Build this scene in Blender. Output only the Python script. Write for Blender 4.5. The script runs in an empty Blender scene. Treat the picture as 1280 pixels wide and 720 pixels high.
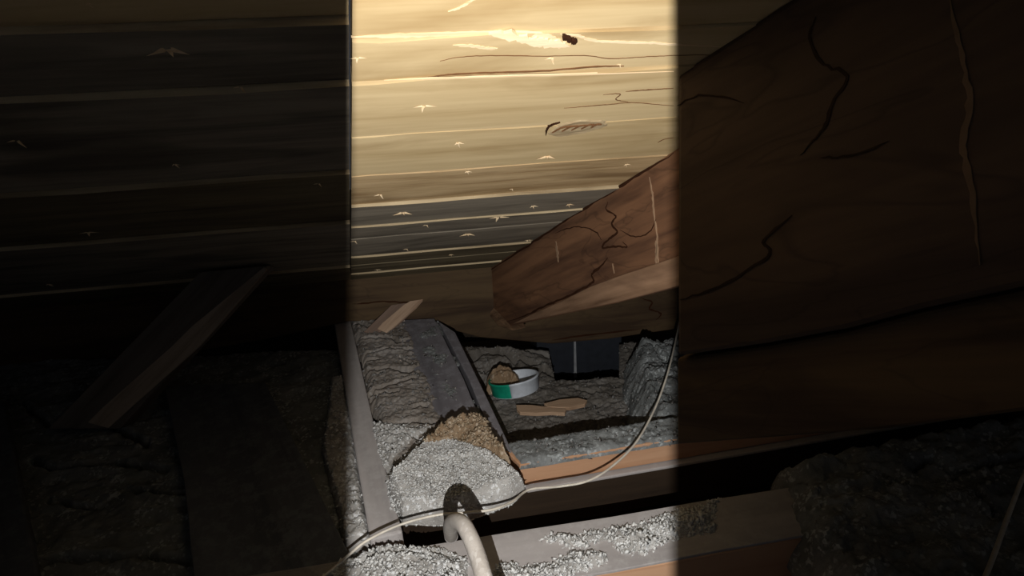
import bpy, math, random
import numpy as np
from mathutils import Vector, Matrix

random.seed(4)
S = bpy.context.scene
COL = S.collection
F = 700.0                                   # focal length in pixels of the 1280x720 frame
CAM = Vector((0.0, 0.0, 0.70))              # held 70 cm over the joist tops (z = 0)
# ---------------------------------------------------------------- camera
up_c = Vector((-0.0486, 1.0, 0.4057)).normalized()
f_c = Vector((0, 0, -1)); f_c = (f_c - up_c * f_c.dot(up_c)).normalized()
x_c = f_c.cross(up_c)
R = Matrix((x_c, f_c, up_c))                # rows: world axes in camera space -> cam to world
cam = bpy.data.cameras.new('camera'); camo = bpy.data.objects.new('camera', cam); COL.objects.link(camo)
cam.sensor_fit = 'HORIZONTAL'; cam.sensor_width = 36; cam.lens = 36 * F / 1280
cam.clip_start = 0.01
camo.matrix_world = Matrix.Translation(CAM) @ R.to_4x4()
S.camera = camo
CX, CY, CZ = R @ Vector((1, 0, 0)), R @ Vector((0, 1, 0)), R @ Vector((0, 0, 1))
# ---------------------------------------------------------------- world, lamp, exposure
w = bpy.data.worlds.new('world'); S.world = w; w.use_nodes = True
w.node_tree.nodes['Background'].inputs[0].default_value = (0.80, 0.86, 1.0, 1)
w.node_tree.nodes['Background'].inputs[1].default_value = 0.038
S.view_settings.view_transform = 'Standard'; S.view_settings.look = 'None'
S.view_settings.gamma = 1; S.view_settings.exposure = 0.0
LAMP = CAM - CY * 0.12                      # light just under the camera; an added slotted box masks it
ld = bpy.data.lights.new('lamp_light', 'POINT'); ld.energy = 32; ld.shadow_soft_size = 0.0008
ld.color = (1.0, 0.98, 0.945)
lo = bpy.data.objects.new('lamp_light', ld); COL.objects.link(lo); lo.location = LAMP

# ---------------------------------------------------------------- helpers
AZ = math.radians(7.0)
U = Vector((math.cos(AZ), math.sin(AZ), 0)); W = Vector((-math.sin(AZ), math.cos(AZ), 0)); Z = Vector((0, 0, 1))
TAN = math.tan(math.radians(30)); B0 = 1.80
ROOFN = Vector((W.x * -math.sin(math.radians(30)), W.y * -math.sin(math.radians(30)), -math.cos(math.radians(30))))  # points into the attic
ROOFD = (W * math.cos(math.radians(30)) - Z * math.sin(math.radians(30)))                                            # down the slope
ROOFP = W * B0
def ray(px, py): return R @ Vector(((px - 640) / F, (360 - py) / F, -1.0))
def hit(px, py, p0, n):
    d = ray(px, py); t = (p0 - CAM).dot(n) / d.dot(n); return CAM + d * t
def G(px, py, z=0.0): return hit(px, py, Vector((0, 0, z)), Z)
def RF(px, py, off=0.0): return hit(px, py, ROOFP + ROOFN * off, ROOFN)
def DP(px, py, depth): return CAM + ray(px, py) * depth
def col(r, g, b):
    f = lambda c: (c / 255 / 12.92) if c / 255 <= .04045 else ((c / 255 + .055) / 1.055) ** 2.4
    return (f(r), f(g), f(b), 1)

def obj(name, verts, faces, mat, parent=None, smooth=False, xdir=None, kind=None, label=None, origin=None):
    verts = np.asarray([tuple(v) for v in verts], float) if not isinstance(verts, np.ndarray) else verts
    if xdir is None: M3 = Matrix.Identity(3)
    else:
        x = Vector(xdir).normalized(); y = Z.cross(x)
        if y.length < .05: y = Vector((0, 1, 0))
        y.normalize(); z = x.cross(y); M3 = Matrix((x, y, z)).transposed()
    if origin is None:
        mn, mx = verts.min(0), verts.max(0)
        origin = Vector(((mn[0] + mx[0]) / 2, (mn[1] + mx[1]) / 2, mn[2]))
    A = np.array(M3); loc = (verts - np.array(origin)) @ A
    me = bpy.data.meshes.new(name)
    if isinstance(faces, np.ndarray):
        n = len(faces); k = faces.shape[1]
        me.vertices.add(len(loc)); me.vertices.foreach_set('co', loc.astype(np.float32).ravel())
        me.loops.add(n * k); me.loops.foreach_set('vertex_index', faces.astype(np.int32).ravel())
        me.polygons.add(n); me.polygons.foreach_set('loop_start', np.arange(0, n * k, k, dtype=np.int32))
        me.update(calc_edges=True)
    else:
        me.from_pydata([tuple(v) for v in loc], [], faces)
        import bmesh
        bm = bmesh.new(); bm.from_mesh(me); bmesh.ops.recalc_face_normals(bm, faces=bm.faces); bm.to_mesh(me); bm.free()
    if smooth: me.polygons.foreach_set('use_smooth', [True] * len(me.polygons))
    me.materials.append(mat); me.update()
    o = bpy.data.objects.new(name, me); COL.objects.link(o)
    o.matrix_world = Matrix.Translation(origin) @ M3.to_4x4()
    if parent is not None:
        o.parent = parent; o.matrix_parent_inverse = MW[parent.name].inverted()
    MW[o.name] = Matrix.Translation(origin) @ M3.to_4x4()
    if kind: o['kind'] = kind
    if label: o['label'] = label
    return o
MW = {}
def empty(name, loc, parent=None):
    o = bpy.data.objects.new(name, None); COL.objects.link(o); o.location = loc; o.empty_display_size = .05
    MW[o.name] = Matrix.Translation(loc); return o
def tag(o, label, cat, group=None):
    o['label'] = label; o['category'] = cat
    if group: o['group'] = group
    return o
def bevel(o, wd=.003, seg=2):
    m = o.modifiers.new('bevel', 'BEVEL'); m.width = wd; m.segments = seg; m.limit_method = 'ANGLE'; return o
def slab(pts, ext):
    """closed prism: ring of points, extruded by a vector"""
    n = len(pts); v = [Vector(p) for p in pts] + [Vector(p) + ext for p in pts]
    f = [list(range(n)), list(range(2 * n - 1, n - 1, -1))] + [[i, (i + 1) % n, n + (i + 1) % n, n + i] for i in range(n)]
    return v, f
def worn(pts, n=14, amp=.0015, seed=1):
    """resample a ring with slightly wandering edges, so that sawn timber is not ruler straight"""
    r = random.Random(seed); out = []
    for i in range(len(pts)):
        a, b = Vector(pts[i]), Vector(pts[(i + 1) % len(pts)])
        m = n if (b - a).length > .3 else 2
        for k in range(m):
            p = a.lerp(b, k / m)
            if k: p = p + Vector((r.uniform(-amp, amp), r.uniform(-amp, amp), 0))
            out.append(p)
    return out
def spline(pts, n=10):
    P = [Vector(p) for p in pts]; P = [P[0] * 2 - P[1]] + P + [P[-1] * 2 - P[-2]]; out = []
    for i in range(1, len(P) - 2):
        a, b, c, d = P[i - 1:i + 3]
        for k in range(n):
            t = k / n
            out.append(.5 * ((2 * b) + (c - a) * t + (2 * a - 5 * b + 4 * c - d) * t * t + (3 * b - a - 3 * c + d) * t ** 3))
    out.append(P[-2]); return out
def tube(pts, r, seg=12, cap=True):
    n = len(pts); V, Fc = [], []; prev = None
    for i, p in enumerate(pts):
        t = (pts[min(i + 1, n - 1)] - pts[max(i - 1, 0)]).normalized()
        if prev is None: s = t.cross(Z); s = s.normalized() if s.length > .01 else Vector((1, 0, 0))
        else: s = (prev - t * prev.dot(t)).normalized()
        prev = s; u = t.cross(s); rr = r(i / (n - 1)) if callable(r) else r
        V += [p + (s * math.cos(a) + u * math.sin(a)) * rr for a in [2 * math.pi * k / seg for k in range(seg)]]
    for i in range(n - 1):
        for k in range(seg):
            k2 = (k + 1) % seg; Fc.append([i * seg + k, i * seg + k2, (i + 1) * seg + k2, (i + 1) * seg + k])
    if cap: Fc += [list(range(seg))[::-1], [(n - 1) * seg + k for k in range(seg)]]
    return V, Fc
def ribbon(pts, width, nrm, off=.0006, jit=.35, seed=0, th=.0008):
    """thin raised strip lying on a face (splits, drips, torn fibres)"""
    r = random.Random(seed); V, Fc = [], []; n = len(pts)
    for i, p in enumerate(pts):
        t = (pts[min(i + 1, n - 1)] - pts[max(i - 1, 0)]).normalized(); s = t.cross(nrm).normalized()
        e = min(1, 5 * i / n + .12, 5 * (n - 1 - i) / n + .12)
        a, b = [width * .5 * e * r.uniform(1 - jit, 1 + jit) for _ in (0, 1)]
        V += [p + nrm * off + s * a, p + nrm * off - s * b, p - nrm * th + s * a, p - nrm * th - s * b]
    for i in range(n - 1):
        a, b = i * 4, i * 4 + 4
        Fc += [[a, a + 1, b + 1, b], [a + 2, b + 2, b + 3, a + 3], [a, b, b + 2, a + 2], [a + 1, a + 3, b + 3, b + 1]]
    Fc += [[0, 2, 3, 1], [n * 4 - 4, n * 4 - 3, n * 4 - 1, n * 4 - 2]]
    return V, Fc
# numpy value noise
RNG = np.random.RandomState(7); TAB = RNG.rand(256, 256)
def vn(x, y):
    xi, yi = np.floor(x).astype(int), np.floor(y).astype(int); fx, fy = x - xi, y - yi
    fx = fx * fx * (3 - 2 * fx); fy = fy * fy * (3 - 2 * fy); g = lambda a, b: TAB[a & 255, b & 255]
    return (g(xi, yi) * (1 - fx) + g(xi + 1, yi) * fx) * (1 - fy) + (g(xi, yi + 1) * (1 - fx) + g(xi + 1, yi + 1) * fx) * fy
def fbm(x, y, o=4):
    s = 0; a = .5
    for i in range(o): s = s + a * (vn(x * 2 ** i + 17.3 * i, y * 2 ** i + 9.1 * i) - .5) * 2; a *= .5
    return s
def dist_line(X, Y, pts, closed=False):
    P = [(p[0], p[1]) for p in pts]
    if closed: P = P + [P[0]]
    D = np.full(X.shape, 1e9)
    for (ax, ay), (bx, by) in zip(P[:-1], P[1:]):
        dx, dy = bx - ax, by - ay; L = dx * dx + dy * dy + 1e-12
        t = np.clip(((X - ax) * dx + (Y - ay) * dy) / L, 0, 1)
        D = np.minimum(D, np.hypot(X - ax - t * dx, Y - ay - t * dy))
    return D
def inside(X, Y, pts):
    c = np.zeros(X.shape, bool); n = len(pts)
    for i in range(n):
        x1, y1 = pts[i][0], pts[i][1]; x2, y2 = pts[(i + 1) % n][0], pts[(i + 1) % n][1]
        if y1 == y2: continue
        c ^= ((Y < y1) != (Y < y2)) & (X < (x2 - x1) * (Y - y1) / (y2 - y1) + x1)
    return c
def patch(name, poly, z0, H, wd, mat, res=.003, edge=.012, rough=.006, lump=.012, cracks=(), cdepth=.03, extra=None,
          parent=None, flakes=0, fmat=None, fsize=.0018, pexp=.5, skirt=.01, stretch=1.0, **kw):
    """heap of loose insulation: height field over a plan polygon, falling away at its ragged rim"""
    xs = [p[0] for p in poly]; ys = [p[1] for p in poly]
    x0, x1, y0, y1 = min(xs) - edge, max(xs) + edge, min(ys) - edge, max(ys) + edge
    nx, ny = int((x1 - x0) / res) + 2, int((y1 - y0) / res) + 2
    X, Y = np.meshgrid(np.linspace(x0, x1, nx), np.linspace(y0, y1, ny))
    ca, sa = math.cos(AZ), math.sin(AZ)
    A_ = X * ca + Y * sa; B_ = -X * sa + Y * ca
    D = dist_line(X, Y, poly, True); D = np.where(inside(X, Y, poly), D, -D)
    D = D + edge * fbm(X * 22 + 3, Y * 22 + 7, 4)
    keep = D > 0
    kf = keep[:-1, :-1] | keep[1:, :-1] | keep[:-1, 1:] | keep[1:, 1:]
    gy, gx = np.gradient(D, res); gl = np.maximum(np.hypot(gx, gy), .3); mv = np.clip(-D, 0, res * 1.4)   # draw the rim onto the outline
    X = X + mv * gx / gl; Y = Y + mv * gy / gl; D = np.maximum(D, 0)
    prof = np.clip(D / wd, 0, 1) ** pexp
    fine = fbm(X * 130, Y * 130, 3); mid = fbm(A_ * 26 / stretch, B_ * 34, 4)
    fib = np.abs(fbm(A_ * 60 / stretch + 5, B_ * 75, 3))
    Zs = z0 - skirt + (H + skirt) * prof + (lump * mid + rough * fine - rough * 1.2 * fib) * np.minimum(prof * 1.5, 1)
    if extra is not None: Zs = Zs + extra(X, Y, A_, B_)
    wx = .010 * fbm(X * 30 + 40, Y * 30, 3); wy = .010 * fbm(X * 30, Y * 30 + 60, 3)
    for ln, cw in cracks:
        d = dist_line(X + wx, Y + wy, ln)
        Zs = Zs - cdepth * np.exp(-(d / cw) ** 2) + cdepth * .06 * np.exp(-((d - cw * 2.4) / (cw * 1.5)) ** 2)
    idx = np.arange(nx * ny).reshape(ny, nx)
    f = np.stack([idx[:-1, :-1][kf], idx[:-1, 1:][kf], idx[1:, 1:][kf], idx[1:, :-1][kf]], 1)
    used = np.unique(f); rm = np.zeros(nx * ny, int); rm[used] = np.arange(len(used))
    V = np.stack([X.ravel(), Y.ravel(), Zs.ravel()], 1)[used]; f = rm[f]
    o = obj(name, V, f, mat, parent, **kw)
    if flakes:
        r = np.random.RandomState(len(V) % 1000 + 3); pick = r.randint(0, len(V), flakes); c = V[pick] + np.array([0, 0, .0008])
        sz = fsize * (0.45 + r.rand(flakes, 1, 1) ** 5 * 2.3)
        base = np.array([[1, 0, 0], [-.5, .85, 0], [-.5, -.85, 0], [0, 0, .9]])
        off = (base[None] + r.randn(flakes, 4, 3) * .35) * sz
        fv = (c[:, None] + off).reshape(-1, 3); k = np.arange(flakes)[:, None] * 4
        ff = np.concatenate([k + np.array([[0, 1, 3]]), k + np.array([[1, 2, 3]]), k + np.array([[2, 0, 3]]), k + np.array([[0, 2, 1]])])
        obj('flakes', fv, ff, fmat, o, kind='stuff')
    return o

# ---------------------------------------------------------------- materials
def nt(name, rough=.8, spec=.25):
    m = bpy.data.materials.new(name); m.use_nodes = True; t = m.node_tree; b = t.nodes['Principled BSDF']
    b.inputs['Roughness'].default_value = rough; b.inputs['Specular IOR Level'].default_value = spec
    return m, t, b
def node(t, typ, **kw):
    n = t.nodes.new(typ)
    for k, v in kw.items():
        if k in ('operation', 'blend_type', 'feature', 'noise_dimensions', 'data_type', 'wave_type', 'bands_direction'): setattr(n, k, v)
        else: n.inputs[k].default_value = v
    return n
def ramp(t, stops, fac):
    r = t.nodes.new('ShaderNodeValToRGB'); e = r.color_ramp.elements
    while len(e) < len(stops): e.new(.5)
    for i, (p, c) in enumerate(stops): e[i].position = p; e[i].color = c
    t.links.new(fac, r.inputs[0]); return r.outputs[0]
def plain(name, c, rough=.7, spec=.3, metal=0):
    m, t, b = nt(name, rough, spec); b.inputs['Metallic'].default_value = metal
    tc = node(t, 'ShaderNodeTexCoord'); n = node(t, 'ShaderNodeTexNoise', Scale=45., Detail=4.)
    t.links.new(tc.outputs['Object'], n.inputs['Vector'])
    lo_ = tuple(x * .72 for x in c[:3]) + (1,)
    t.links.new(ramp(t, [(.3, lo_), (.65, c)], n.outputs['Fac']), b.inputs['Base Color']); return m
def wood(name, light, dark, stain=None, stain_amt=.5, gs=1.0, bump=.25, dusty=None, dust_amt=0., vein=0., rough=.75, seed=0.):
    """grain runs along the object's own X"""
    m, t, b = nt(name, rough, .25); L = t.links
    tc = node(t, 'ShaderNodeTexCoord'); oi = node(t, 'ShaderNodeObjectInfo')
    mp = node(t, 'ShaderNodeMapping'); mp.inputs['Scale'].default_value = (1.3 * gs, 17 * gs, 17 * gs)
    L.new(tc.outputs['Object'], mp.inputs['Vector'])
    ml = node(t, 'ShaderNodeMath', operation='MULTIPLY'); ml.inputs[1].default_value = 37.; L.new(oi.outputs['Random'], ml.inputs[0])
    ad = node(t, 'ShaderNodeMath', operation='ADD'); ad.inputs[1].default_value = seed; L.new(ml.outputs[0], ad.inputs[0])
    n1 = node(t, 'ShaderNodeTexNoise', noise_dimensions='4D', Scale=1.6, Detail=6., Distortion=.7)
    L.new(mp.outputs[0], n1.inputs['Vector']); L.new(ad.outputs[0], n1.inputs['W'])
    n2 = node(t, 'ShaderNodeTexNoise', noise_dimensions='4D', Scale=9., Detail=5., Distortion=.2)
    L.new(mp.outputs[0], n2.inputs['Vector']); L.new(ad.outputs[0], n2.inputs['W'])
    mx = node(t, 'ShaderNodeMath', operation='MULTIPLY_ADD'); mx.inputs[1].default_value = .35
    L.new(n2.outputs['Fac'], mx.inputs[0]); L.new(n1.outputs['Fac'], mx.inputs[2])
    c = ramp(t, [(.50, dark), (.62, tuple((a + b_) / 2 for a, b_ in zip(light, dark))), (.80, light)], mx.outputs[0])
    if stain:
        m2 = node(t, 'ShaderNodeMapping'); m2.inputs['Scale'].default_value = (1.6, 5.5, 5.5); L.new(tc.outputs['Object'], m2.inputs['Vector'])
        n3 = node(t, 'ShaderNodeTexNoise', noise_dimensions='4D', Scale=1.7, Detail=5., Distortion=1.2)
        L.new(m2.outputs[0], n3.inputs['Vector']); L.new(ad.outputs[0], n3.inputs['W'])
        f = ramp(t, [(.50, (0, 0, 0, 1)), (.68, (stain_amt,) * 3 + (1,))], n3.outputs['Fac'])
        q = node(t, 'ShaderNodeMix', data_type='RGBA'); L.new(f, q.inputs[0]); L.new(c, q.inputs[6]); q.inputs[7].default_value = stain; c = q.outputs[2]
    if vein:
        n5 = node(t, 'ShaderNodeTexNoise', noise_dimensions='4D', Scale=2.4, Detail=3., Distortion=1.8)
        m5 = node(t, 'ShaderNodeMapping'); m5.inputs['Scale'].default_value = (1., 3.2, 3.2); L.new(tc.outputs['Object'], m5.inputs['Vector'])
        L.new(m5.outputs[0], n5.inputs['Vector']); L.new(ad.outputs[0], n5.inputs['W'])
        f = ramp(t, [(.485, (0, 0, 0, 1)), (.50, (vein,) * 3 + (1,)), (.515, (0, 0, 0, 1))], n5.outputs['Fac'])
        q = node(t, 'ShaderNodeMix', data_type='RGBA'); L.new(f, q.inputs[0]); L.new(c, q.inputs[6]); q.inputs[7].default_value = tuple(x * .25 for x in dark[:3]) + (1,); c = q.outputs[2]
    if dusty:
        n4 = node(t, 'ShaderNodeTexNoise', Scale=38., Detail=7., Roughness=.75); L.new(tc.outputs['Object'], n4.inputs['Vector'])
        f = ramp(t, [(.48, (0, 0, 0, 1)), (.60, (dust_amt,) * 3 + (1,))], n4.outputs['Fac'])
        q = node(t, 'ShaderNodeMix', data_type='RGBA'); L.new(f, q.inputs[0]); L.new(c, q.inputs[6]); q.inputs[7].default_value = dusty; c = q.outputs[2]
    L.new(c, b.inputs['Base Color'])
    bp = node(t, 'ShaderNodeBump', Strength=bump, Distance=.002); L.new(mx.outputs[0], bp.inputs['Height']); L.new(bp.outputs[0], b.inputs['Normal'])
    return m
def fluff(name, a, b_, c, spark, amt=.5, bump=.7, sc=1.):
    """blown insulation: grey fibre clumps with paler mica-like specks"""
    m, t, b = nt(name, .85, .2); L = t.links; tc = node(t, 'ShaderNodeTexCoord')
    n1 = node(t, 'ShaderNodeTexNoise', Scale=11. * sc, Detail=8., Roughness=.68); L.new(tc.outputs['Object'], n1.inputs['Vector'])
    cc = ramp(t, [(.30, a), (.5, b_), (.68, c)], n1.outputs['Fac'])
    v = node(t, 'ShaderNodeTexVoronoi', Scale=210. * sc); L.new(tc.outputs['Object'], v.inputs['Vector'])
    n2 = node(t, 'ShaderNodeTexNoise', Scale=26. * sc, Detail=3.); L.new(tc.outputs['Object'], n2.inputs['Vector'])
    mlt = node(t, 'ShaderNodeMath', operation='MULTIPLY'); L.new(v.outputs['Color'], mlt.inputs[0]); L.new(n2.outputs['Fac'], mlt.inputs[1])
    f = ramp(t, [(.36, (0, 0, 0, 1)), (.46, (amt,) * 3 + (1,))], mlt.outputs[0])
    q = node(t, 'ShaderNodeMix', data_type='RGBA'); L.new(f, q.inputs[0]); L.new(cc, q.inputs[6]); q.inputs[7].default_value = spark
    L.new(q.outputs[2], b.inputs['Base Color'])
    n3 = node(t, 'ShaderNodeTexNoise', Scale=160. * sc, Detail=6., Roughness=.7); L.new(tc.outputs['Object'], n3.inputs['Vector'])
    bp = node(t, 'ShaderNodeBump', Strength=bump, Distance=.004); L.new(n3.outputs['Fac'], bp.inputs['Height']); L.new(bp.outputs[0], b.inputs['Normal'])
    return m
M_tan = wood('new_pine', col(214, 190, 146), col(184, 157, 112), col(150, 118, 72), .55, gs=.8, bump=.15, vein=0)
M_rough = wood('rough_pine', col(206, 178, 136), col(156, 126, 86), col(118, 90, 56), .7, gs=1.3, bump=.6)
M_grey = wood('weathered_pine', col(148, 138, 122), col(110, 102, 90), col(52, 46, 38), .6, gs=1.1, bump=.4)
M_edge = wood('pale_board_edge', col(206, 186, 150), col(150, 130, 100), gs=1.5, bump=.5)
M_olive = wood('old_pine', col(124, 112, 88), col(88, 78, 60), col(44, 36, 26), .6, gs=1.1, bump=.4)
M_pale = wood('torn_pine', col(246, 222, 184), col(214, 180, 134), gs=1.6, bump=.8)
M_split = plain('dark_split', col(58, 34, 20), .9, .1)
M_splitc = plain('dull_crack', col(50, 38, 30), .9, .1)
M_splitb = plain('brown_split', col(118, 84, 56), .9, .1)
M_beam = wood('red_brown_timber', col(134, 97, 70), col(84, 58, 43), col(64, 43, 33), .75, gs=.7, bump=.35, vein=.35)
M_beamlow = wood('pale_brown_timber', col(158, 126, 100), col(104, 78, 58), col(84, 60, 46), .6, gs=.9, bump=.4)
M_beamend = wood('hewn_timber', col(128, 100, 76), col(72, 52, 38), gs=1.8, bump=.9)
M_plate = wood('brown_timber', col(92, 74, 52), col(64, 48, 34), col(50, 36, 26), .6, gs=.7, bump=.35, vein=.2)
M_bracemid = wood('split_dark_brace', col(168, 152, 136), col(134, 120, 106), gs=1.4)
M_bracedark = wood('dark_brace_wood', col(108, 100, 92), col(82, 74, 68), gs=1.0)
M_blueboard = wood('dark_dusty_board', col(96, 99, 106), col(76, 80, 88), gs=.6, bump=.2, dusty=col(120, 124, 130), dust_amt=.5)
M_scrap = wood('pale_offcut', col(184, 156, 130), col(150, 122, 98), gs=1.5)
M_brace = wood('grey_brown_batten', col(146, 124, 110), col(112, 94, 82), gs=1.2)
M_bracelight = wood('fresh_broken_wood', col(212, 184, 158), col(176, 146, 122), gs=1.5, bump=.6)
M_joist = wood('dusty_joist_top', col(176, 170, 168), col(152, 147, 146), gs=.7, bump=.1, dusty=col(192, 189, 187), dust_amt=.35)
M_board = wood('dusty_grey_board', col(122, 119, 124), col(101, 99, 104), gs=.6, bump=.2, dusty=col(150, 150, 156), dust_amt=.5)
M_peach = wood('clean_sawn_face', col(202, 160, 128), col(178, 132, 98), gs=.8, bump=.12)
M_dk = wood('dark_brown_wood', col(88, 68, 48), col(52, 38, 26), gs=.8)
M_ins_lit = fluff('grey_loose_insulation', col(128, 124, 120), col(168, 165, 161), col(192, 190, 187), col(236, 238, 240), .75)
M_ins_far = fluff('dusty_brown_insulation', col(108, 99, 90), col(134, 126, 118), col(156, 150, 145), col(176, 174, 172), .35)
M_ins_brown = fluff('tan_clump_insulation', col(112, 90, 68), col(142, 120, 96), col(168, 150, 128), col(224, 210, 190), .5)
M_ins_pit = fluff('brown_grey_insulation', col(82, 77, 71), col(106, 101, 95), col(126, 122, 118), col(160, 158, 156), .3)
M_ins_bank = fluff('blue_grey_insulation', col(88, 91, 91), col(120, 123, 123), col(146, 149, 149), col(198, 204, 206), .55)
M_flake = plain('pale_flakes', col(222, 222, 220), .45, .6)
M_flaked = plain('dull_flakes', col(132, 130, 128), .6, .4)
M_flakeb = plain('tan_flakes', col(176, 158, 134), .6, .4)
M_wire = plain('off_white_cable', col(222, 214, 200), .45, .4)
M_hose = fluff('dusty_grey_hose', col(150, 142, 134), col(170, 163, 156), col(184, 178, 172), col(206, 202, 198), .35, bump=.25)
M_white = plain('white_plastic', col(214, 222, 232), .4, .5)
M_green = plain('green_plastic', col(24, 160, 128), .4, .5)
M_duct = plain('dark_sheet_metal', col(38, 42, 50), .5, .5)
M_seam = plain('metal_seam', col(150, 152, 156), .4, .5)
M_black = plain('black_paint', col(16, 16, 17), .7, .2)
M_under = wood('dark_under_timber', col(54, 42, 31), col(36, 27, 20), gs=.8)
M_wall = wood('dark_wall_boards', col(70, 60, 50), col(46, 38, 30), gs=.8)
M_bigdrip = plain('dull_drip', col(118, 98, 80), .8, .2)
M_drip = plain('pale_drip', col(168, 138, 110), .7, .3)

# ---------------------------------------------------------------- added box around the light, slotted to keep the sides dark (out of frame)
def cs(x, y, z): return LAMP + CX * x + CY * y - CZ * z        # camera-aligned, z forward
lamp = empty('light_mask', cs(0, -.045, -.04)); tag(lamp, 'added black slotted box below the camera, masking the light to a strip', 'light mask')
sx = .0595 * 202 / F; bx, by0, by1, bz = .036, -.062, .058, .06
def cbox(name, x0, x1, y0, y1, z0, z1):
    p = [cs(x, y, z0) for x, y in ((x0, y0), (x1, y0), (x1, y1), (x0, y1))]
    v, f = slab(p, -CZ * (z1 - z0)); return obj(name, v, f, M_black, lamp)
cbox('shutter', -bx, -sx, by0, by1, bz - .001, bz); cbox('shutter', sx, bx, by0, by1, bz - .001, bz)
cbox('mask_side', -bx, -bx + .002, by0, by1, -.03, bz); cbox('mask_side', bx - .002, bx, by0, by1, -.03, bz)
cbox('mask_top', -bx, bx, by1, by1 + .002, -.03, bz); cbox('mask_base', -bx, bx, by0 - .002, by0, -.03, bz)
cbox('mask_back', -bx, bx, by0, by1, -.032, -.03)

# ---------------------------------------------------------------- setting
def plan(a, b, z): return U * a + W * b + Z * z
v, f = slab([plan(-3.2, -1.2, -.34), plan(3.2, -1.2, -.34), plan(3.2, 2.2, -.34), plan(-3.2, 2.2, -.34)], Z * -.03)
obj('floor', v, f, M_dk, kind='structure', xdir=U)
v, f = slab([plan(-3.2, 2.02, -.34), plan(3.2, 2.02, -.34), plan(3.2, 2.02, .3), plan(-3.2, 2.02, .3)], W * .03)
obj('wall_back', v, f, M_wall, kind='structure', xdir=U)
for nm, a in (('wall_left', -3.2), ('wall_right', 3.17)):
    v, f = slab([plan(a, -1.2, -.34), plan(a, 2.05, -.34), plan(a, 2.05, .0), plan(a, -1.2, 1.8)], U * .03)
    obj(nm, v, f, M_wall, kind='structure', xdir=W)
# roof deck: board by board
ceil = empty('ceiling', plan(0, 1.0, .46)); ceil['kind'] = 'structure'
def rb(px, py): p = RF(px, py); return p.dot(W)
def ra(px, py): return RF(px, py).dot(U)
def roofpt(a, b, off): return U * a + W * b + Z * ((B0 - b) * TAN) + ROOFN * off
s0, s1 = RF(438, 0), RF(438, 352)
def seam(b):
    b_0, b_1, a_0, a_1 = s0.dot(W), s1.dot(W), s0.dot(U), s1.dot(U); return a_0 + (a_1 - a_0) * (b - b_0) / (b_1 - b_0)
boards = []
def board(b_a, b_b, lip, mat, left, off0=0., n=26):
    r = random.Random(int(b_a * 999) + left); T = .02
    if left: aa, ab = (lambda b: -3.2), (lambda b: seam(b) - .0015)
    else: aa, ab = (lambda b: seam(b) + .0015), (lambda b: 3.2)
    V, Fc = [], []; ph = r.uniform(0, 6)
    for i in range(n + 1):
        q = i / n; wob = .0022 * math.sin(q * 40 + ph) + r.uniform(-.0007, .0007)
        for b, off in ((b_a + wob, lip), (b_b - .001, .0), (b_b - .001, -T), (b_a + wob, -T)):
            a = aa(b) + (ab(b) - aa(b)) * (q if left else q ** 1.5); V.append(roofpt(a, b, off + off0))
    for i in range(n):
        k = i * 4
        for j in range(4): Fc.append([k + j, k + (j + 1) % 4, k + 4 + (j + 1) % 4, k + 4 + j])
    Fc += [[0, 3, 2, 1], [n * 4, n * 4 + 1, n * 4 + 2, n * 4 + 3]]
    o = obj('board', V, Fc, mat, ceil, xdir=U); boards.append((b_a, b_b, left, o, lip))
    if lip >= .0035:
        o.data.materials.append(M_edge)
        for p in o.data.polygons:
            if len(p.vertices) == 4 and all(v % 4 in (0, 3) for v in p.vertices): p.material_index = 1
    return o
# centre bay, boundaries read off at the left margin of the lit strip
ys = [50, 103, 172, 221, 256.5, 283.5, 299, 321, 332, 342, 357]
bs = [rb(438, y) for y in ys]
near = [-1.1, -.85, -.62, -.38, -.14, .10, .33]
B = near + bs
for k, (b_a, b_b) in enumerate(zip(B[:-1], B[1:])):
    i = k - len(near)
    if i < 0: board(b_a, b_b, .002, M_tan, False); continue
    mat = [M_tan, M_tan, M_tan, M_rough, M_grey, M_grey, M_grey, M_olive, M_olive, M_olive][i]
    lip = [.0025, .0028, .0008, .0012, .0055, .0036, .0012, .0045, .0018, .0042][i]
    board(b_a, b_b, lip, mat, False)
board(bs[-1], bs[-1] + .2, .005, M_olive, False)
lys = [19, 100, 212, 275, 331, 352]
lb = [-1.1, -.8, -.5, -.2, .08, .3] + [rb(438, y) for y in lys] + [2.0]
for k, (b_a, b_b) in enumerate(zip(lb[:-1], lb[1:])):
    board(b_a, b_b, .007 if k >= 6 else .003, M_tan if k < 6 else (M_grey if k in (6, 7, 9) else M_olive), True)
def parent_board(p, left=False):
    b = p.dot(W)
    for b_a, b_b, lf, o, lip in boards:
        if lf == left and b_a <= b < b_b: return o, b_a, b_b, lip
    return boards[0][3], 0, 1, 0
def onroof(x, y, left=False):
    p = RF(x, y); _, a, b, lip = parent_board(p, left); return RF(x, y, lip * (b - p.dot(W)) / (b - a))
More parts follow.
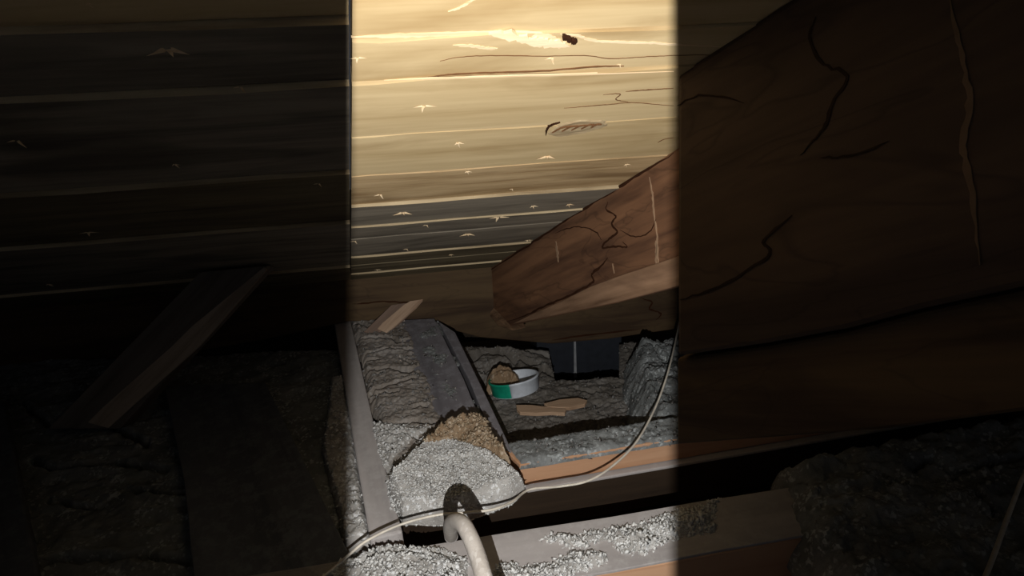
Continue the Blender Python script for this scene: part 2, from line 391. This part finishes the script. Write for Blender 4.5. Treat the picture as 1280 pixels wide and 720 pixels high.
# splinters where nails came through
spl = [(690, 72, 14, 1), (530, 132, 20, 0), (572, 178, 11, 2), (684, 195, 16, 3), (783, 205, 8, 2), (584, 214, 8, 2), (475, 243, 12, 1),
       (504, 265, 16, 3), (640, 236, 6, 1), (666, 257, 9, 2), (711, 255, 9, 2), (533, 281, 8, 1), (623, 271, 18, 0), (585, 292, 13, 3),
       (443, 301, 9, 1), (508, 311, 7, 1), (563, 318, 6, 2), (660, 300, 8, 0), (472, 337, 7, 0), (456, 359, 5, 1), (447, 72, 15, 0), (775, 80, 8, 1),
       (210, 60, 34, 3), (300, 108, 14, 1), (20, 175, 18, 1), (218, 205, 9, 2), (398, 229, 10, 1), (110, 4, 7, 2), (110, 290, 16, 0), (60, 355, 8, 2)]
def splinter(px, py, s, kind, seed):
    r = random.Random(seed); left = px < 438; p = onroof(px, py, left)
    par, *_ = parent_board(p, left); d = (p - CAM).dot(-CZ); k = d / F * s
    V, Fc = [], []
    def shard(ang, L, wd, lift):
        dr = U * math.cos(ang) + ROOFD * math.sin(ang); sd = U * -math.sin(ang) + ROOFD * math.cos(ang)
        i = len(V); q = p + dr * L * .15
        V.extend([q - sd * wd, q + sd * wd, p + dr * L + ROOFN * lift, q + ROOFN * wd * 1.2, p + dr * L * .6 + sd * wd * r.uniform(.2, .9) + ROOFN * lift * .6])
        Fc.extend([[i, i + 1, i + 3], [i, i + 3, i + 2], [i + 3, i + 4, i + 2], [i + 1, i + 4, i + 3], [i, i + 2, i + 4, i + 1]])
    if kind == 0: shard(0.0, k * .8, k * .07, k * .1); shard(3.1, k * .7, k * .06, k * .08); shard(1.9, k * .5, k * .12, k * .25)
    elif kind == 1: shard(3.0, k * .7, k * .08, k * .1); shard(1.2, k * .7, k * .13, k * .35)
    elif kind == 2: shard(1.3, k * 1., k * .15, k * .3); shard(.1, k * .8, k * .1, k * .2); shard(2.6, k * .5, k * .12, k * .2)
    else: shard(.25, k * .7, k * .12, k * .2); shard(2.9, k * .9, k * .12, k * .15); shard(1.4, k * .3, k * .15, k * .2)
    obj('splinter', V, Fc, M_pale, par)
for i, (x, y, s, k) in enumerate(spl): splinter(x, y, s, k, i)
def roof_ribbon(name, pts, wpx, mat, off=.0045, jit=.4, seed=0, n=8, left=False):
    P = spline([onroof(x, y, left) for x, y in pts], n); r = random.Random(seed + 5)
    P = [p + ROOFD * r.uniform(-.0003, .0003) for p in P]
    d = (P[len(P) // 2] - CAM).dot(-CZ); v, f = ribbon(P, wpx * d / F, ROOFN, .0006 + (off - .0045), jit, seed, .0012)
    obj(name, v, f, mat, parent_board(P[len(P) // 2], left)[0], xdir=U)
roof_ribbon('torn_strip', [(439, 46), (500, 44), (560, 42), (620, 41), (680, 44), (700, 50)], 8, M_pale, seed=1, jit=.25)
roof_ribbon('torn_strip', [(610, 40), (640, 44), (665, 50), (690, 53), (712, 56)], 14, M_pale, seed=2, jit=.5, off=.006)
roof_ribbon('torn_strip', [(700, 42), (722, 44), (740, 50), (770, 52), (810, 53), (842, 55), (900, 58)], 4, M_pale, seed=3)
roof_ribbon('torn_strip', [(566, 56), (590, 57), (610, 60), (622, 60)], 5, M_pale, seed=4)
roof_ribbon('hole', [(703, 42), (709, 45), (717, 49), (719, 50)], 6, M_split, seed=5, off=.008)
roof_ribbon('split', [(550, 76), (575, 71), (620, 69), (680, 70), (730, 69), (765, 73), (800, 71), (842, 69), (900, 68)], 1.0, M_splitb, seed=6)
roof_ribbon('split', [(535, 96), (570, 92), (620, 90), (680, 88), (740, 83), (780, 82)], 2.2, M_splitb, seed=7, off=.005)
roof_ribbon('torn_strip', [(480, 100), (560, 98), (640, 95), (720, 93), (842, 89)], 2.6, M_pale, seed=8, jit=.2)
roof_ribbon('split', [(705, 135), (740, 132), (765, 130), (790, 128), (842, 132)], 1.3, M_splitb, seed=9)
roof_ribbon('split', [(754, 118), (775, 117), (770, 124), (785, 127)], 1.3, M_splitb, seed=10)
roof_ribbon('split', [(782, 114), (810, 112), (842, 110)], 2, M_splitb, seed=11)
roof_ribbon('split', [(822, 178), (830, 174), (842, 172)], 1.3, M_splitb, seed=12)
roof_ribbon('torn_strip', [(560, 14), (575, 9), (590, 0), (600, -6)], 3, M_pale, seed=13)
# knot
kp = onroof(721, 160); kd = (kp - CAM).dot(-CZ) / F; V = [kp + ROOFN * .001]; ring = []
for j, (sc, h) in enumerate(((1, -.002), (.85, .0012), (.6, .0006), (.3, .0014))):
    for i in range(28):
        a = i * math.pi / 14; r_ = 1 + .08 * math.sin(3 * a + 1) + .05 * math.sin(7 * a)
        V.append(kp + (U * math.cos(a) * 39 + ROOFD * math.sin(a) * 22 - U * 0 + ROOFD * -math.cos(a) * 7) * sc * r_ * kd + ROOFN * h)
Fc = [[1 + j * 28 + i, 1 + j * 28 + (i + 1) % 28, 29 + j * 28 + (i + 1) % 28, 29 + j * 28 + i] for j in range(3) for i in range(28)] + [[0, 85 + i, 85 + (i + 1) % 28] for i in range(28)]
obj('knot', V, Fc, wood('knot_wood', col(184, 164, 130), col(140, 116, 84), col(108, 92, 72), .8, gs=2.5, bump=.9), parent_board(kp)[0], xdir=U)
roof_ribbon('split', [(682, 168), (684, 160), (690, 155), (700, 152)], 2.2, M_split, seed=14, off=.006)
for i in range(5):
    roof_ribbon('split', [(690 + i * 12, 164 - i * 1.5), (702 + i * 11, 158 - i), (716 + i * 9, 156 - i * .6)], 1.1, M_splitb, seed=30 + i, off=.0068)

# ---------------------------------------------------------------- timbers
def timber(name, pts, ext, mat, xd, parent=None, bv=.004, **kw):
    v, f = slab(pts, ext); return bevel(obj(name, v, f, mat, parent, xdir=xd, **kw), bv)
# wall plate, running the width of the attic under the roof's foot
pb = 1.56; pp = W * pb
def PL(x, y): return hit(x, y, pp, W)
zt = .155
bot = [(-60, 478), (60, 470), (200, 448), (330, 425), (438, 402), (546, 401), (566, 413), (600, 422), (690, 430), (760, 424), (842, 412), (960, 398), (1200, 380)]
bp_ = [PL(x, y) for x, y in bot]; bp_[0] = PL(-300, 480); bp_.append(PL(1700, 370))
top = [Vector((p.x, p.y, zt)) for p in reversed(bp_)]
plate = timber('wall_plate', bp_ + top, W * .035, M_plate, U)
tag(plate, 'long brown horizontal timber across the foot of the roof, behind brace and hip beam', 'beam')
# hip beam
h0, h1 = RF(592, 347), RF(842, 188); hd = (h1 - h0); hdh = Vector((hd.x, hd.y, 0)).normalized()
hn = Vector((-hdh.y, hdh.x, 0));  hn = hn if hn.dot(CAM - h0) > 0 else -hn
def HP(x, y, off=0.): return hit(x, y, h0 + hn * off, hn)
hp = [HP(592, 347), HP(594, 362), HP(603, 384), HP(618, 402), HP(632, 409), HP(700, 394), HP(770, 379), HP(842, 360)]
e = HP(842, 360); e2 = HP(770, 379); hb = e + (e - e2).normalized() * .30; ht = h1 + hd.normalized() * .42; hb = hb + (ht - hb) * 0
hip = timber('hip_beam', hp + [hb, ht], -hn * .10, M_beam, hd)
tag(hip, 'big red-brown cracked beam slanting down from the right under the pale roof boards', 'beam')
def face_ribbon(name, plane, nrm, pts, wpx, mat, par, n=6, seed=0, jit=.45, xd=None, wig=.0012):
    P = spline([plane(x, y) for x, y in pts], n); r = random.Random(seed); P = [p + Z * r.uniform(-wig, wig) for p in P]
    d = (P[len(P) // 2] - CAM).dot(-CZ); v, f = ribbon(P, wpx * d / F, nrm, .0009, jit, seed, .003)
    obj(name, v, f, mat, par, xdir=xd)
cr = [([(632, 403), (660, 393), (680, 383), (705, 373), (730, 360), (742, 352), (740, 343), (752, 332), (760, 322)], 2.6),
      ([(594, 350), (640, 320), (680, 294), (720, 267), (765, 239), (805, 214), (842, 192)], 2.8),
      ([(760, 253), (758, 262), (770, 270), (765, 280), (772, 290), (762, 298), (753, 310), (770, 308), (784, 309), (778, 302)], 2.4),
      ([(690, 378), (700, 385), (712, 380)], 1.6), ([(600, 362), (612, 390), (630, 404)], 3.0),
      ([(694, 292), (712, 285), (730, 284), (745, 290), (752, 300)], 1.2), ([(775, 288), (795, 296), (812, 290), (820, 275)], 1.3)]
for i, (p, wd) in enumerate(cr): face_ribbon('crack', HP, hn, p, wd, M_split, hip, seed=i)
for i, (p, wd) in enumerate([([(812, 222), (816, 245), (818, 270), (822, 300), (820, 325), (824, 345)], 2.6), ([(820, 300), (823, 330)], 5.), ([(695, 302), (697, 315), (698, 328)], 4), ([(766, 330), (768, 342)], 2)]):
    face_ribbon('paint_drip', HP, hn, p, wd, M_drip, hip, seed=20 + i, jit=.7)
wv = [HP(x, y, .003) for x, y in [(640, 405), (664, 393), (700, 377), (738, 358), (770, 346), (842, 322), (900, 303), (900, 345), (842, 359), (770, 378), (700, 393)]]
v, f = slab(wv, -hn * .01); bevel(obj('split_layer', v, f, M_beamlow, hip, xdir=hd, label='paler layer below the long crack'), .002)
# hewn toe of the hip beam
tv = [HP(594, 362, .012), HP(603, 384, .014), HP(622, 408, .012), HP(640, 414, .01), HP(632, 402, .004), HP(615, 384, .004), HP(600, 358, .002)]
v, f = slab(tv, -hn * .05); bevel(obj('hewn_toe', v, f, M_beamend, hip, xdir=hd), .006, 3)
# cracks on the plate
def PF(x, y): return PL(x, y)
for i, p in enumerate([[(800, 372), (815, 378), (812, 386), (826, 392), (820, 400)], [(690, 425), (740, 418), (800, 412)], [(440, 380), (480, 377), (520, 378)]]):
    face_ribbon('crack', PF, -W, p, 2., M_split, plate, seed=40 + i)
# short brace from roof to floor, seen in the lit strip
def strut(name, tl, tr, bl, br, th, mat, label, chip=None):
    a, b = RF(*tl, .01), RF(*tr, .01); c, d = G(*br, -.0), G(*bl, -.0)
    # bottom stands on the insulation behind; bring both ends onto one plane
    n = (b - a).cross(d - a).normalized(); n = n if n.dot(CAM - a) > 0 else -n
    c = hit(*br, a, n); b = hit(*tr, a, n)
    o = timber(name, [a, b, c, d], -n * th, mat, a - d, bv=.002); tag(o, label, 'brace')
    if chip:
        q = [hit(x, y, a + n * .003, n) for x, y in chip]; v, f = slab(q, -n * .006)
        obj('split_edge', v, f, M_bracelight if mat == M_brace else M_bracemid, o, xdir=a - d, label='paler freshly split lower edge')
    return o
strut('roof_brace', (519, 352), (548, 349), (452, 417), (483, 417), .02, M_brace,
      'short grey-brown wooden brace leaning down from roof to insulation, left of the hip beam',
      [(472, 411), (478, 404), (505, 381), (512, 377), (546, 350), (548, 352), (520, 384), (483, 416)])
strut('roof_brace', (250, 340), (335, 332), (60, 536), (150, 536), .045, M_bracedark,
      'wide wooden brace in the dark left side of the attic',
      [(110, 528), (128, 510), (215, 433), (240, 408), (330, 334), (333, 337), (250, 432), (135, 535)])
# dark double beam on the right, nearer than the hip beam
q0, q1 = RF(846, 93), RF(985, 0); qd = Vector((q1.x - q0.x, q1.y - q0.y, 0)).normalized(); qn = Vector((-qd.y, qd.x, 0)); qn = qn if qn.dot(CAM - q0) > 0 else -qn
def QP(x, y, off=0.): return hit(x, y, q0 + qn * off, qn)
ext_t = q0 + (q1 - q0).normalized() * .55
bigp = [QP(846, 93), QP(846, 446), QP(960, 430), QP(1060, 412), QP(1150, 388), QP(1280, 360), QP(1420, 330), ext_t]
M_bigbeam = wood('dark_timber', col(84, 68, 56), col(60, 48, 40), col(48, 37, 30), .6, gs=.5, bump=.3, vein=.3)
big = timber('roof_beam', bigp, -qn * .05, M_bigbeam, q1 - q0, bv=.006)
tag(big, 'large dark brown beam filling the unlit right side below the roof boards', 'beam')
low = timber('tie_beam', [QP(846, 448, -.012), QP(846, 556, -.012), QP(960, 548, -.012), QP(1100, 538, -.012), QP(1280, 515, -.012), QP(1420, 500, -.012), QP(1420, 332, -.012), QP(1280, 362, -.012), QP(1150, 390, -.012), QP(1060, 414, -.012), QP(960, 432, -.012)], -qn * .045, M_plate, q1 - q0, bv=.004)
tag(low, 'dark timber directly under the large unlit beam on the right', 'beam')
for i, (p, wd) in enumerate([([(1020, 20), (1012, 50), (1030, 80), (1060, 95), (1040, 130), (1030, 160), (1000, 195)], 4), ([(1025, 197), (1060, 195), (1110, 178)], 3),
                             ([(850, 375), (900, 358), (960, 320), (955, 300), (990, 270)], 4), ([(846, 132), (880, 118), (930, 128)], 2)]):
    face_ribbon('crack', QP, qn, p, wd, M_splitc, big, seed=60 + i)
for i, p in enumerate([[(1188, 0), (1200, 60), (1212, 120), (1205, 180), (1215, 240), (1225, 330)]]):
    face_ribbon('paint_drip', QP, qn, p, 6, M_bigdrip, big, seed=70 + i, jit=.7)

# ---------------------------------------------------------------- joists and boards on the floor
VPx, VPy = 367, 89
def toward(px, py, y): t = (y - py) / (VPy - py); return (px + (VPx - px) * t, y)
jl, jr = (458, 655), (496, 655)
jp = [G(462, 674), G(503, 664), G(*toward(*jr, 540)), G(*toward(*jr, 400)), G(*toward(*jl, 400)), G(*toward(*jl, 540))]
lj = timber('floor_joist', jp, Z * -.14, M_joist, jp[0] - jp[4], bv=.004)
tag(lj, 'grey dusty joist running away at the left edge of the lit strip', 'joist')
cb = [G(500, 400, .0), G(543, 398, .0), G(580, 474, .0), G(598, 518, .0), G(610, 570, .0), G(560, 570, .0), G(523, 480, .0)]
wb = timber('floor_board', cb, Z * -.02, M_board, cb[2] - cb[1], bv=.002)
tag(wb, 'wide dusty grey board lying between insulation and narrow joist, behind the mound', 'board')
nj = [G(548, 401, .002), G(569, 415, .002), G(608, 495, .002), G(635, 552, .002), G(640, 566, .002), G(612, 552, .002), G(604, 518, .002), G(586, 474, .002)]
nj_o = timber('floor_joist', nj, Z * -.16, M_board, nj[2] - nj[0], bv=.003)
tag(nj_o, 'narrow dark grey joist beside the wide board, edging the pit', 'joist')
# header joist F with clean front face
fa, fb = G(638, 555), G(842, 525); fdir = (fb - fa).normalized(); fc, fd = G(650, 581), G(842, 549.5); fdir2 = (fd - fc).normalized()
hj = [fa - fdir * .02, fb + fdir * 1.4, fd + fdir2 * 1.4, fc]
fr = timber('header_joist', hj, Z * -.05, M_peach, fdir2, bv=.002)
tag(fr, 'joist with clean orange sawn front face, cable passing over it, in front of pit', 'joist')
led = [p + Z * -.052 for p in (fa, fb + fdir * 1.4, fd + fdir2 * 1.4 - W * .012, fc - W * .012 + fdir2 * .01)]
timber('lower_ledge', led, Z * -.007, M_joist, fdir2, fr, bv=.002)
lp = [p + Z * -.008 + W * .012 for p in led]; lp[0] = lp[0] - fdir * .30; lp[3] = lp[3] - fdir2 * .30
timber('lower_plank', lp, Z * -.10, M_under, fdir2, fr, bv=.003)
patch('dust_cover', [fa - fdir * .012 + W * .006, fb + fdir * .9 + W * .006, fd + fdir2 * .9 - W * .002, fc - W * .002], .0, .006, .008, M_ins_bank, res=.003, edge=.0015, rough=.004, lump=.005,
      parent=fr, flakes=1500, fmat=M_flaked, kind='stuff')
# front joist H
ha, hb_ = G(438, 698), G(842, 632); hdir = (hb_ - ha).normalized(); hc, hdd = G(730, 719), G(842, 699); hdir2 = (hdd - hc).normalized()
hjp = [ha - hdir * 1.3, hb_ + hdir * 1.3, hdd + hdir2 * 1.2, hc - hdir2 * 1.9]
fj = timber('front_joist', worn(hjp, 20, .0018, 3), Z * -.005, M_joist, hdir2, bv=.001)
tag(fj, 'nearest dusty joist at the bottom of the picture with clumps of insulation on top', 'joist')
fjb = timber('joist_body', [p + Z * -.005 for p in hjp], Z * -.14, M_peach, hdir2, fj, bv=.002, label='clean orange sawn front face')
# insulation on the front joist
def GP(pts, z=0.): return [G(x, y, z) for x, y in pts]
o = patch('loose_insulation', GP([(400, 712), (438, 700), (470, 686), (500, 681), (545, 684), (572, 690), (582, 700), (590, 722), (595, 760), (380, 790)]), 0, .020, .035, M_ins_lit,
          res=.0022, edge=.008, rough=.007, lump=.010, flakes=5200, fmat=M_flake, kind='stuff', cracks=[(GP([(440, 712), (470, 700), (520, 700), (560, 698)]), .003)], cdepth=.010)
tag(o, 'pale grey insulation heaped on the front joist left of the hose', 'insulation')
o = patch('loose_insulation', GP([(668, 671), (700, 664), (735, 661), (765, 657), (800, 650), (842, 634), (900, 622), (900, 668), (842, 682), (806, 700), (775, 694), (760, 680), (720, 688), (695, 684), (672, 684)]), 0, .012, .03, M_ins_lit,
          res=.0022, edge=.011, rough=.006, lump=.008, flakes=4600, fmat=M_flake, kind='stuff')
tag(o, 'ragged grey insulation clump on the right part of the front joist', 'insulation')
o = patch('loose_insulation', GP([(625, 702), (650, 700), (690, 694), (735, 688), (766, 694), (764, 706), (740, 716), (720, 724), (700, 745), (610, 745), (605, 715)]), 0, .012, .03, M_ins_lit,
          res=.0022, edge=.012, rough=.006, lump=.008, flakes=3000, fmat=M_flake, kind='stuff')
tag(o, 'grey insulation clump on the front joist just right of the hose', 'insulation')
# far-left bay beyond the joist
# insulation bay between left joist and wide board
crk = [(GP(p), w_) for p, w_ in [
    ([(452, 424), (480, 422), (500, 428), (510, 426)], .0045), ([(450, 444), (470, 442), (485, 436), (520, 438)], .004), ([(455, 462), (490, 461), (515, 464), (530, 458)], .005),
    ([(460, 489), (478, 485), (500, 477), (520, 474)], .0045), ([(462, 494), (480, 492), (495, 491)], .003), ([(468, 530), (500, 529), (520, 526), (545, 530)], .0045),
    ([(520, 508), (532, 508)], .004), ([(445, 402), (460, 410), (475, 408)], .004), ([(475, 549), (510, 547), (530, 548)], .0025), ([(455, 452), (475, 450)], .003), ([(520, 458), (500, 446)], .002)]]
leftbay = GP([(438, 392), (512, 396), (532, 450), (572, 548), (560, 625), (500, 632), (488, 620), (470, 540), (455, 470), (440, 415)])
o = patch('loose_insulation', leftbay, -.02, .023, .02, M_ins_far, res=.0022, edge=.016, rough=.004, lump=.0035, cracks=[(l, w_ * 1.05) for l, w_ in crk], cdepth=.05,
          flakes=2200, fmat=M_flaked, kind='stuff', stretch=1.6)
tag(o, 'cracked brown-grey insulation filling the bay right of the left joist', 'insulation')
# dust on wide board
o = patch('loose_insulation', GP([(466, 528), (500, 532), (545, 533), (540, 560), (505, 600), (500, 641), (490, 636), (482, 600)]), .0, .008, .02, M_ins_lit, res=.0022, edge=.004, rough=.005, lump=.008, skirt=.0,
          cracks=[(GP([(475, 549), (510, 547), (530, 548)]), .003), (GP([(486, 590), (494, 578), (508, 565), (520, 552), (540, 538), (560, 528)]), .007)], cdepth=.035, flakes=1800, fmat=M_flake, kind='stuff')
tag(o, 'pale grey insulation between the left joist and the bright mound', 'insulation')
o = patch('dust_layer', GP([(505, 401), (540, 400), (560, 440), (600, 520), (560, 530), (535, 480), (520, 430)]), 0, .0035, .05, M_ins_bank, res=.0024, edge=.06, rough=.003, lump=.004,
          parent=wb, flakes=900, fmat=M_flaked, kind='stuff')
# bright mound in front, tan clump behind it
R1 = [(486, 588), (500, 578), (515, 560), (535, 547), (562, 545), (568, 542), (590, 553), (615, 563), (640, 577), (655, 588), (672, 602)]
mound_poly = GP(R1[:-1], .045) + GP([(658, 614), (640, 627), (600, 634), (560, 640), (503, 646), (488, 620)])
def mound_extra(X, Y, A_, B_):
    d = dist_line(X, Y, GP(R1, .045)); return -.034 * np.clip(d / .13, 0, 1)
mo = patch('insulation_mound', mound_poly, .0, .050, .010, M_ins_lit, res=.0021, edge=.0035, rough=.004, lump=.008, extra=mound_extra, pexp=.4,
           flakes=12000, fmat=M_flake, kind='stuff', skirt=.0, fsize=.0013)
tag(mo, 'bright silvery insulation mound behind the bent hose', 'insulation')
R2 = [(520, 560), (540, 542), (560, 529), (580, 521), (600, 518), (611, 528), (618, 545), (632, 562), (642, 574)]
tm = patch('insulation_clump', GP(R2, .046) + GP([(636, 584), (612, 574), (590, 568), (562, 560), (536, 566)], .03), .0, .066, .010, M_ins_brown, res=.0021, edge=.006, rough=.008, lump=.014,
           flakes=1500, fmat=M_flakeb, kind='stuff', skirt=.0, pexp=.4,
           extra=lambda X, Y, A_, B_: -.034 * np.clip(dist_line(X, Y, GP(R2, .046)) / .09, 0, 1))
tag(tm, 'tan-brown insulation clump with shadowed ragged top behind the bright mound', 'insulation')
# pit floor
def pit_extra(X, Y, A_, B_):
    z = np.zeros_like(X)
    far = G(640, 470, -.12).dot(W); z = z + .035 * np.clip((B_ - far) / .22, 0, 1.3) * np.clip((G(700, 450, -.12).dot(U) - A_) / .12, 0, 1)
    return z
pitc = [(GP(p, -.11), w_) for p, w_ in [([(590, 450), (610, 440), (640, 448), (670, 452)], .009), ([(600, 462), (620, 455), (640, 452), (650, 465)], .008), ([(600, 470), (618, 480)], .007),
        ([(590, 432), (640, 436), (680, 440)], .009), ([(660, 466), (680, 456), (690, 464)], .006), ([(720, 480), (740, 488)], .004)]]
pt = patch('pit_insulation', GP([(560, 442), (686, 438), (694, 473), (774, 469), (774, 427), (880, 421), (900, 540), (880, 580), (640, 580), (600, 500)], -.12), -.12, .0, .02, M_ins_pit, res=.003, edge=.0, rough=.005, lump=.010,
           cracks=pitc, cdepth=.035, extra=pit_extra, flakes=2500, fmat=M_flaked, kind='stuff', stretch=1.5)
tag(pt, 'dark brown-grey insulation bed on the floor of the pit under the hip beam', 'insulation')
# bank on the right of the pit
bk = GP([(778, 418), (779, 440), (786, 480), (806, 530), (842, 527), (1150, 480), (1150, 400), (842, 415), (800, 417)], -.01)
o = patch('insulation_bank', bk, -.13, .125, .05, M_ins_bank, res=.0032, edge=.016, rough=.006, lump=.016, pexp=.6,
          cracks=[(GP([(800, 428), (815, 428), (825, 440), (836, 452)], 0), .004), (GP([(815, 430), (842, 426)], 0), .003)], cdepth=.012,
          flakes=4000, fmat=M_flaked, kind='stuff')
tag(o, 'blue-grey insulation bank at the right end of the pit', 'insulation')
# sheet metal duct at the back of the pit
d0, d1 = G(672, 472, -.285), G(776, 467, -.285)
duct = empty('metal_duct', (d0 + d1) / 2); tag(duct, 'dark sheet metal duct with one vertical seam at the back of the pit', 'duct')
def DU(x, y, off=0.): n = Z.cross(d1 - d0).normalized(); return hit(x, y, d0 - W * off, n)
v, f = slab([d0, d1, d1 + Z * .30, d0 + Z * .30], W * .12); bevel(obj('duct_panel', v, f, M_duct, duct, xdir=U), .004)
s_ = DU(719, 471); v, f = slab([s_ - U * .005, s_ + U * .004, s_ + U * .002 + Z * .29 - U * .004, s_ - U * .006 + Z * .29], -W * .006); obj('duct_seam', v, f, M_seam, duct, xdir=Z)
# ---------------------------------------------------------------- tub, scraps
tc_ = G(645, 489, -.105); tr = 31 * ((tc_ - CAM).dot(-CZ)) / F
tub = empty('plastic_tub', tc_); tag(tub, 'shallow round white and green plastic tub half full of insulation in the pit', 'tub')
tilt = Matrix.Rotation(math.radians(-8), 3, 'Y') @ Matrix.Rotation(math.radians(-15), 3, 'X')
def ringpart(name, a0, a1, mat):
    prof = [(.90, .0), (.96, .004), (1.0, .034), (1.03, .035), (1.03, .039), (.97, .040), (.95, .036), (.91, .006), (.88, .004)]
    n = 40; V, Fc = [], []; m = len(prof)
    for i in range(n + 1):
        a = a0 + (a1 - a0) * i / n
        for r_, h in prof: V.append(tc_ + tilt @ Vector((math.cos(a) * r_ * tr, math.sin(a) * r_ * tr, h)))
    for i in range(n):
        for j in range(m - 1): Fc.append([i * m + j, i * m + j + 1, (i + 1) * m + j + 1, (i + 1) * m + j])
    Fc += [list(range(m)), [n * m + j for j in range(m)][::-1]]
    return obj(name, V, Fc, mat, tub, smooth=True)
ringpart('tub_wall', math.radians(-98), math.radians(150), M_white)
ringpart('tub_wall', math.radians(150), math.radians(262), M_green)['label'] = 'green printed left part of the tub wall'
v, f = slab([tc_ + tilt @ Vector((math.cos(a) * tr * .93, math.sin(a) * tr * .93, .001)) for a in [i * math.pi / 16 for i in range(32)]], Z * .004); obj('tub_bottom', v, f, M_white, tub)
o = patch('tub_filling', GP([(606, 467), (626, 458), (648, 464), (650, 474), (634, 479), (606, 480)], -.075), -.10, .040, .02, M_ins_brown, res=.0022, edge=.007, rough=.007, lump=.018,
          kind='stuff', cracks=[(GP([(610, 472), (628, 478), (640, 470)], -.07), .004)], cdepth=.02)
tag(o, 'insulation lump spilling over the left side of the round tub', 'insulation')
def scrap(pts, th, label):
    v, f = slab(GP(pts, -.098), Z * -th); o = bevel(obj('wood_scrap', v, f, M_scrap, xdir=U), .001); tag(o, label, 'wood scrap'); return o
scrap([(645, 506), (664, 506), (690, 509), (708, 511), (706, 516), (690, 515), (670, 516), (650, 515), (646, 511)], .010, 'flat pale wood offcut in the pit, the nearer of two')
scrap([(680, 504), (700, 499), (722, 497), (734, 500), (731, 505), (712, 509), (698, 509), (684, 508)], .010, 'pale wood splinter in the pit, behind the nearer offcut')
# ---------------------------------------------------------------- cable
cp = [(380, 740, .01), (415, 712, .02), (438, 692, .035), (460, 675, .04), (500, 656, .04), (545, 644, .045), (580, 641, .045), (615, 637, .045), (640, 627, .03), (662, 612, .012), (700, 608, .03), (735, 601, .03), (765, 583, .03), (795, 553, .035), (818, 512, .045), (832, 475, .06), (841, 442, .075), (850, 400, .09)]
pts = [G(x, y, z) for x, y, z in cp]
v, f = tube(spline(pts, 8), .0021, 8); tag(obj('cable', v, f, M_wire, smooth=True), 'thin off-white cable looping across the joists and up to the right', 'cable')
pts = [G(1215, 760, .05), G(1240, 700, .05), G(1262, 640, .06), G(1282, 590, .08), G(1310, 540, .1)]
v, f = tube(spline(pts, 8), .003, 8); tag(obj('cable', v, f, M_wire, smooth=True), 'short dim cable in the dark lower right corner', 'cable')
# ---------------------------------------------------------------- hose: rises toward the camera, mouth bent over
hs = [(720, 1150, .44), (665, 930, .50), (636, 800, .56), (618, 760, .58), (605, 722, .60), (597, 695, .62), (588, 672, .64), (579, 656, .66), (570, 651, .685), (564, 654, .715), (563, 662, .76), (564, 670, .82)]
pts = [DP(x, y, d) for x, y, d in hs]; sp = spline(pts, 14)
def hr(t): return .0096 * (1 + .018 * math.sin(t * 420))
v, f = tube(sp, hr, 20, cap=False)
hose = obj('bent_hose', v, f, M_hose, smooth=True); tag(hose, 'grey ribbed hose rising at the bottom with its mouth bent over', 'hose')
tdir = (sp[-1] - sp[-2]).normalized(); v, f = tube([sp[-1] - tdir * .001, sp[-1] + tdir * .003], .0099, 20); obj('hose_mouth', v, f, M_joist, hose, smooth=False)

# ---------------------------------------------------------------- unlit left side
lbd = GP([(205, 482), (332, 478), (448, 716), (470, 770), (250, 800), (230, 600)])
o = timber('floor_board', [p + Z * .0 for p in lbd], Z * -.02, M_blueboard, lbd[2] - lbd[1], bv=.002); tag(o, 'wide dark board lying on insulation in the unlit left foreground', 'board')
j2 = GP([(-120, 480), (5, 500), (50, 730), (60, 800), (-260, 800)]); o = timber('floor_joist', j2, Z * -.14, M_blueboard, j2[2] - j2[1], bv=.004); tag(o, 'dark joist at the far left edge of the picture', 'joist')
lc = [(GP(p), w_) for p, w_ in [([(20, 490), (60, 520), (100, 500), (180, 545)], .005), ([(30, 560), (60, 575), (110, 566), (160, 568), (205, 574)], .006), ([(50, 610), (110, 622), (150, 600), (250, 606)], .004),
      ([(50, 690), (90, 682), (160, 680), (230, 685)], .006), ([(130, 545), (180, 540)], .005)]]
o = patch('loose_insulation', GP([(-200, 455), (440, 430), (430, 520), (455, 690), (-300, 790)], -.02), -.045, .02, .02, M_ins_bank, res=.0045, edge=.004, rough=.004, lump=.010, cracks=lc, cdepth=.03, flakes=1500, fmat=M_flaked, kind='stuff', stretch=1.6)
tag(o, 'dark cracked insulation around the wide board on the unlit left side', 'insulation')
# strip right of the left-hand board, level with the joist
o = patch('loose_insulation', GP([(412, 470), (432, 470), (452, 600), (462, 672), (430, 680), (400, 560)], -.01), -.03, .026, .01, M_ins_lit, res=.0025, edge=.006, rough=.006, lump=.006, flakes=900, fmat=M_flake, kind='stuff')
tag(o, 'narrow strip of insulation left of the left joist', 'insulation')
# ---------------------------------------------------------------- unlit right side foreground
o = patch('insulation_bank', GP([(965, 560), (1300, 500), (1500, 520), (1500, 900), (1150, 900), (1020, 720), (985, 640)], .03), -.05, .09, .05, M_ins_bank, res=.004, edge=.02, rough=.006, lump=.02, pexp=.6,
          cracks=[(GP([(1140, 580), (1170, 570), (1200, 590), (1250, 645)], .04), .005), (GP([(1205, 585), (1280, 570)], .04), .004)], cdepth=.03, flakes=1200, fmat=M_flaked, kind='stuff')
tag(o, 'dark insulation bank in the unlit lower right corner', 'insulation')
